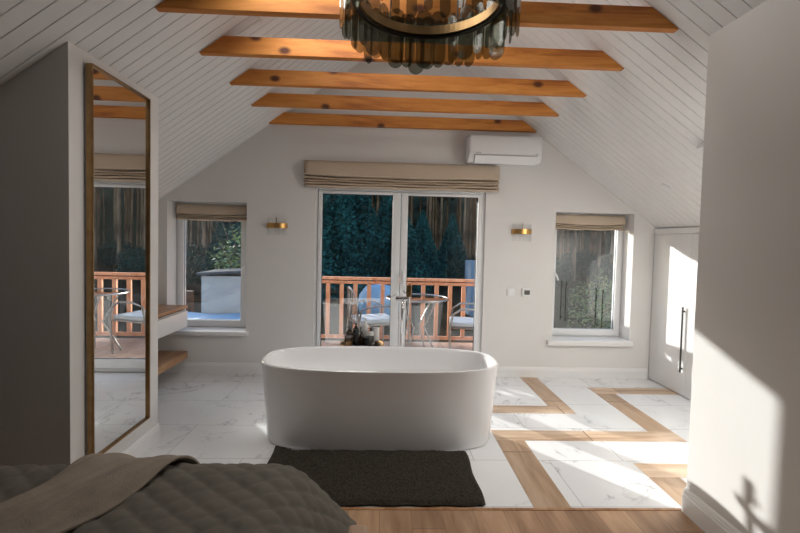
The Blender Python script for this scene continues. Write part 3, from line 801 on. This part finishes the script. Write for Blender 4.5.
# ------------------------------------------------------------------ chandelier
CX, CYc, CZ = .165, 1.90, 2.47
ch = thing('chandelier', 'round chandelier of smoked glass strips hanging under the ridge', 'chandelier', (CX, CYc, CZ))
def hoop(r0, r1, z0, z1, name, mt):
    m = MB(); n = 72; P_ = [(r0, z0), (r1, z0), (r1, z1), (r0, z1)]
    rg = [[m.bm.verts.new((CX+r*math.cos(2*PI*k/n), CYc+r*math.sin(2*PI*k/n), z)) for k in range(n)] for r, z in P_]
    for i in range(4):
        A, B = rg[i], rg[(i+1) % 4]
        for k in range(n): m.face([A[k], A[(k+1) % n], B[(k+1) % n], B[k]])
    return m.build(name, M[mt], ch)
hoop(.298, .310, 2.445, 2.485, 'gold_hoop', 'brass'); hoop(.312, .330, 2.435, 2.452, 'outer_hoop', 'bronze')
hoop(.29, .345, 2.74, 2.765, 'upper_hoop', 'bronze')
m = MB()
for k in range(3):
    a = k*2*PI/3+.5
    m.tube([(CX+.32*math.cos(a), CYc+.32*math.sin(a), 2.75), (CX, CYc, 3.15)], .004, 6)
m.tube([(CX, CYc, 3.14), (CX, CYc, 3.56)], .008, 8); m.build('suspension', M['bronze'], ch)
for k in range(6):
    m = MB(); a = k*PI/3; m.tube([(CX+.335*math.cos(a), CYc+.335*math.sin(a), 2.445), (CX+.32*math.cos(a), CYc+.32*math.sin(a), 2.75)], .004, 6)
    m.build('hoop_rod', M['bronze'], ch)
m = MB(); m.lathe([(.06, 3.52), (.07, 3.53), (.07, 3.56), (.02, 3.565)], (CX, CYc, 0), 24); m.build('ceiling_rose', M['bronze'], ch, smooth=True)
def strip_mesh(w, z0, z1):
    """pendant strip with round ends, in its own xz plane, 3 mm thick"""
    pts = []; r = w/2
    for k in range(9): a = PI+PI*k/8; pts.append((r*math.cos(a), z0+r+r*math.sin(a)))
    for k in range(9): a = PI*k/8; pts.append((r*math.cos(a), z1-r+r*math.sin(a)))
    m = MB(); m.prism(pts, 1, -.0012, .0012)
    me = bpy.data.meshes.new('glass_strip'); bmesh.ops.recalc_face_normals(m.bm, faces=m.bm.faces[:]); m.bm.to_mesh(me); m.bm.free(); me.materials.append(M['smoke']); return me
me_v = [strip_mesh(.075, -.165, .10), strip_mesh(.060, -.150, .09), strip_mesh(.082, -.178, .11), strip_mesh(.052, -.155, .085)]
me_u = [strip_mesh(.055, -.05, .30), strip_mesh(.045, -.02, .28)]
rn = random.Random(11)
def pend(me, r, a, z):
    o = bpy.data.objects.new('glass_strip', me); C.objects.link(o)
    o.parent = ch; o.matrix_parent_inverse = Matrix.Translation((-CX, -CYc, -CZ))
    o.location = (CX+r*math.cos(a), CYc+r*math.sin(a), z); o.rotation_euler = (rn.uniform(-.03, .03), 0, a+PI/2+rn.uniform(-.35, .35))
for k in range(42): pend(me_v[rn.randrange(4)], .366+.006*(k % 2), 2*PI*k/42, 2.462+rn.uniform(-.01, .01))
for k in range(30): pend(me_v[rn.randrange(4)], .340, 2*PI*(k+.4)/30, 2.475+rn.uniform(-.01, .01))
for k in range(26): pend(me_u[rn.randrange(2)], .352, 2*PI*(k+.2)/26, 2.60+rn.uniform(-.01, .01))

# ================================================================== outside
m = MB(); m.box(-60, 60, 7.2, 140, -.9, -.6); m.box(-60, 60, 4.95, 7.2, -.9, -.6); g = m.build('ground', M['soil']); g['kind'] = 'structure'
m = MB(); m.box(-1.56, 1.92, D+TH+.01, 6.3, -.12, -.03); g = m.build('balcony_deck', M['deck']); g['kind'] = 'structure'

rl = thing('balcony_railing', 'orange stained wooden balcony railing outside the doors', 'railing', (.5, 6.2, -.03))
RY = 6.2
XA, XB = -1.50, 1.85
m = MB(); m.box(XA-.045, XB+.045, RY-.045, RY+.045, .865, .905, .006); m.box(XA-.045, XA+.045, D+TH+.01, RY-.046, .865, .905, .006); m.box(XB-.045, XB+.045, D+TH+.01, RY-.046, .865, .905, .006); m.build('top_rail', M['rail'], rl)
m = MB()
for z0_, z1_ in ((.81, .85), (.03, .08)):
    m.box(XA, XB, RY-.02, RY+.02, z0_, z1_, .004); m.box(XA-.02, XA+.02, D+TH+.01, RY-.02, z0_, z1_, .004); m.box(XB-.02, XB+.02, D+TH+.01, RY-.02, z0_, z1_, .004)
m.build('cross_rails', M['rail'], rl)
m = MB(); m.box(-.028, .028, -.02, .02, .05, .83, .004); bal = m.build('baluster', M['rail'], rl)
spots = [(-1.37+.1925*k, RY, 0) for k in range(17)]+[(x_, 5.08+.19*k, PI/2) for x_ in (XA, XB) for k in range(6)]
for k, (x_, y_, a_) in enumerate(spots):
    o = bal if k == 0 else bal.copy()
    if k: C.objects.link(o); o.matrix_parent_inverse = bal.matrix_parent_inverse.copy()
    o.location = (x_, y_, 0); o.rotation_euler[2] = a_
for px in (XA, XB):
    m = MB(); m.box(px-.05, px+.05, RY-.05, RY+.05, -.03, .87, .006); m.build('post', M['rail'], rl)

gt = thing('garden_table', 'round glass-topped garden table on the balcony', 'garden table', (.42, 5.5, -.03))
m = MB(); m.lathe([(.001, 0), (.385, 0), (.385, .006), (.001, .006)], (.42, 5.5, .712), 48); m.build('glass_top', glass_mat('table_glass', (.6, .75, .8), .35), gt)
m = MB(); m.tube([(.42+.388*math.cos(a*PI/24), 5.5+.388*math.sin(a*PI/24), .714) for a in range(48)], .012, 8, closed=True); m.build('metal_rim', M['steel'], gt, smooth=True)
for k in range(4):
    a = PI/4+k*PI/2; m = MB(); m.tube([(.42+.30*math.cos(a), 5.5+.30*math.sin(a), .70), (.42+.10*math.cos(a+.4), 5.5+.10*math.sin(a+.4), .35), (.42+.30*math.cos(a+.3), 5.5+.30*math.sin(a+.3), -.03)], .011, 8); m.build('leg', M['steel'], gt, smooth=True)
def chair(x, y, rot, label):
    t = thing('garden_chair', label, 'garden chair', (0, 0, 0), 'metal armchairs on the balcony')
    for s_ in (-1, 1):
        m = MB(); m.tube([(s_*.25, -.22, 0), (s_*.27, -.24, .40), (s_*.27, -.20, .58), (s_*.27, -.10, .645), (s_*.27, .10, .65), (s_*.25, .24, .60), (s_*.24, .27, .42), (s_*.24, .30, 0)], .013, 8)
        m.build('arm_and_legs', M['steel'], t, smooth=True)
    m = MB(); pts = [(-.24, .24, .42)]+[(-.24+.48*i/10, .27+.06*math.sin(PI*i/10), .44+.42*math.sin(PI*i/10)**.35) for i in range(11)]+[(.24, .24, .42)]
    m.tube(pts, .013, 8); m.build('back_hoop', M['steel'], t, smooth=True)
    m = MB()
    for i in range(1, 6): m.tube([(-.24+.48*i/6, .27, .42), (-.24+.48*i/6, .31, .84*(.9+.1*math.sin(PI*i/6)))], .006, 6)
    m.build('back_bars', M['steel'], t)
    m = MB(); m.box(-.25, .25, -.25, .26, .40, .42, .005); m.build('seat', M['steel'], t)
    m = MB(); m.box(-.235, .235, -.24, .24, .42, .475, .022, 3); m.build('seat_cushion', M['cushion'], t, smooth=True)
    t.location = (x, y, -.03); t.rotation_euler[2] = rot
    return t
c1 = chair(1.08, 5.5, -PI/2-.15, 'metal garden armchair right of the glass table on balcony')
c2 = dup(c1, (-.13, 5.62, -.03), 'metal garden armchair left of the glass table on balcony', rotz=PI/2+.35)

# things beyond the railing
sh_ = thing('storage_box', 'pale rendered box with a grey flat lid outside left window', 'storage box', (-3.1, 8.2, -.6))
m = MB(); m.box(-3.30, -1.4, 8.0, 8.8, -.6, .72); m.build('body', M['render'], sh_)
m = MB(); m.prism([(-3.36, .73), (-1.35, .86), (-1.35, .91), (-3.36, .78)], 1, 7.93, 8.87); m.build('flat_lid', M['grey'], sh_)
m = MB(); m.grid(lambda u, v: (-5.6+4.0*u, 6.75+1.2*v, .02+.03*math.sin(u*19+v*5)*math.sin(v*7)+.04*v), 60, 20)
cv = tag(m.build('pool_cover', M['tarp'], smooth=True), 'pale blue rumpled cover lying below the left window view', 'cover')
cv.modifiers.new('s', 'SOLIDIFY').thickness = .05
m = MB(); m.box(-5.55, -1.65, 6.8, 7.9, -.6, -.01); tag(m.build('low_plinth', M['grey']), 'low grey plinth carrying the pale blue cover', 'plinth')
m = MB(); m.box(-6.5, -3.62, 8.3, 8.36, -.6, .28); m.box(-3.72, -3.60, 8.27, 8.39, -.6, .40)
tag(m.build('board_fence', M['fence']), 'low brown board fence left of the pale storage box', 'fence')
m = MB(); m.box(2.38, 2.85, 12, 12.9, -.6, .92); b_ = m.build('garden_shed', M['shed']); tag(b_, 'small bluish shed beyond the railing at right', 'shed')
m = MB()
for v in [(-.45, .35)]:
    m.lathe([(.001, 0), (.42, 0), (.46, .25), (.44, .55), (.30, .78), (.001, .86)], (-.13, 12.0, -.6), 20, 1.25, .9)
tag(m.build('covered_boulder', M['tarp'], smooth=True), 'pale bluish rounded boulder on the ground beyond the railing', 'boulder')

# foliage
def leafcloud(m, n, fn, size, rng):
    for _ in range(n):
        c = Vector(fn()); a = Vector((rng.uniform(-1, 1), rng.uniform(-1, 1), rng.uniform(-.6, .6))).normalized()
        b = a.cross(Vector((rng.uniform(-1, 1), rng.uniform(-1, 1), rng.uniform(-1, 1)))).normalized()
        s_ = size*rng.uniform(.6, 1.4)
        m.face([m.bm.verts.new(c+a*s_), m.bm.verts.new(c+b*s_*.45), m.bm.verts.new(c-a*s_), m.bm.verts.new(c-b*s_*.45)])
rg = random.Random(5)
def pine(h, r, crown0, nleaf, lean):
    t = thing('pine_tree', 'tall straight pine in the dark forest beyond the railing', 'tree', (0, 0, 0), 'forest pines')
    m = MB(); pts = [(lean*(i/8)**1.3+.05*math.sin(i*1.3), .04*math.cos(i), h*i/8) for i in range(9)]
    m.tube(pts, [r*(1.12-.75*i/8) for i in range(9)], 10); 
    for i in range(14):
        z = rg.uniform(1.5, crown0); a = rg.uniform(0, 2*PI); l = rg.uniform(.3, .8)
        m.tube([(lean*(z/h)**1.3, 0, z), (math.cos(a)*l+lean*(z/h), math.sin(a)*l, z+rg.uniform(-.2, .25))], [.022, .006], 5)
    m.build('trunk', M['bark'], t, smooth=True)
    m = MB()
    def f():
        z = crown0+(h-crown0)*rg.random()**.8; rr = (1-(z-crown0)/(h-crown0))**.6*1.15*rg.random()**.5+.1; a = rg.uniform(0, 2*PI)
        return (lean+rr*math.cos(a), rr*math.sin(a), z)
    leafcloud(m, nleaf, f, .30, rg); m.build('crown', M['needles'], t, recalc=False)
    return t
pines = [pine(21, .095, 9, 1100, .12), pine(19, .07, 7.5, 1000, -.12), pine(22, .12, 10, 1200, .1)]
def spruce(h, rb, n):
    t = thing('young_spruce', 'dense blue-green young spruce at the edge of the forest', 'tree', (0, 0, 0), 'young spruces')
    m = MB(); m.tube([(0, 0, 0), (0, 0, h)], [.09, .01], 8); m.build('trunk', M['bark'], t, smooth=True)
    m = MB()
    tiers = 16
    def f():
        k = rg.random()**1.3; z = .25+k*(h-.3); rr = rb*(1-k)**.85; na = 9
        a = rg.randrange(na)*2*PI/na+math.floor(k*tiers)*.7+rg.gauss(0, .13); q = rg.random()**.6
        return (rr*q*math.cos(a), rr*q*math.sin(a), z-.28*rr*q+rg.gauss(0, .05))
    leafcloud(m, n, f, .075, rg); m.build('needles', M['spruce'], t, recalc=False)
    return t
spr = [spruce(6.0, 2.1, 24000), spruce(4.6, 1.7, 17000)]
def bush(label, n, rx, h, size, mt):
    t = thing('shrub', label, 'shrub', (0, 0, 0), None)
    m = MB()
    for i in range(7):
        a = i*.9; m.tube([(0, 0, 0), (rx*.3*math.cos(a), rx*.3*math.sin(a), h*.5), (rx*.7*math.cos(a), rx*.7*math.sin(a), h*.9)], [.02, .012, .004], 5)
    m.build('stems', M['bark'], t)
    m = MB()
    def f():
        a = rg.uniform(0, 2*PI); q = rg.random()**.5; e = rg.random()
        return (rx*q*math.cos(a)*(.7+.4*math.sin(3*a)), rx*q*math.sin(a), h*(.15+.9*e*(1-.4*q)))
    leafcloud(m, n, f, size, rg); m.build('foliage', M[mt], t, recalc=False); return t
# forest placement; the sun's corridor (x < -.47 y) stays open
pl = random.Random(21)
first = [True, True, True]
cnt = 0
pos = []
sp_pos = [(-2.2, 15.5, 1.0, 0), (.3, 18.2, 1.05, 1), (-4.9, 19, 1.1, 0), (-1.9, 22, 1.2, 0), (1.9, 22.6, .8, 1), (3.9, 25.5, .8, 1), (-7.9, 23, 1.0, 1), (-6.0, 26.5, 1., 0), (1.0, 27, .9, 1)]
tries = 0
while cnt < 210 and tries < 20000:
    tries += 1
    y = 23+38*pl.random()**.9; x = pl.uniform(-.50*y+.5, .80*y)
    
    if any((x-a)**2+(y-b)**2 < (2.45)**2 for a, b in pos): continue
    if any((x-q_[0])**2+(y-q_[1])**2 < 10.5 for q_ in sp_pos): continue
    pos.append((x, y)); i = pl.randrange(3); sc_ = pl.uniform(.85, 1.15)
    if first[i]:
        o = pines[i]; first[i] = False; o.location = (x, y, -.65); o.rotation_euler[2] = pl.uniform(0, 6.28)
    else: o = dup(pines[i], (x, y, -.65), rotz=pl.uniform(0, 6.28), scale=(sc_, sc_, pl.uniform(.9, 1.1)))
    cnt += 1
f0 = [True, True]
for (x, y, s_, i) in sp_pos:
    if f0[i]: o = spr[i]; f0[i] = False; o.location = (x, y, -.65); o.scale = (s_, s_, s_)
    else: dup(spr[i], (x, y, -.65), rotz=x*3, scale=(s_, s_, s_))
b1 = bush('loose shrub with sunlit yellow-green leaves behind the pale storage box', 1500, 1.2, 2.6, .055, 'leaves'); b1.location = (-3.0, 9.9, -.6)
b2 = bush('leafy green shrub seen low through the right window', 1500, .6, 1.5, .035, 'leaves'); b2.location = (4.6, 9.2, -.6)
ug = bush('low dark undergrowth bush at the foot of the forest trunks', 1800, 1.15, 1.5, .065, 'needles')
ug['group'] = 'undergrowth bushes'
up_pos = []
for k in range(4000):
    y_ = pl.uniform(17.5, 38); x_ = pl.uniform(-.48*y_, .78*y_)
    if len(up_pos) < 44 and all((x_-a)**2+(y_-b)**2 > 1.25**2 for a, b in pos) and all((x_-a)**2+(y_-b)**2 > 2.4**2 for a, b in up_pos) and all((x_-q_[0])**2+(y_-q_[1])**2 > 2.9**2 for q_ in sp_pos): up_pos.append((x_, y_))
for k, (x_, y_) in enumerate(up_pos):
    if k == 0: ug.location = (x_, y_, -.65)
    else: dup(ug, (x_, y_, -.65), rotz=k*1.7, scale=(1, 1, pl.uniform(.7, 1.35)))
# dark wooded hillside closing the view behind the trunks
m = MB()
def hill(u, v):
    a = math.radians(-62+124*u*1.0)+math.radians(10); R_ = 66+30*v
    z = -.8+24*v**.8+(1.5*math.sin(u*37)+1.1*math.sin(u*83+2))*v
    return (R_*math.sin(a), R_*math.cos(a), z)
m.grid(hill, 80, 14); g = m.build('wooded_hillside', simple('hill_forest', (.030, .040, .028), 1., var=.7, nscale=.35, stretch=(1, 1, .2), spec=0.), smooth=True); g['kind'] = 'structure'
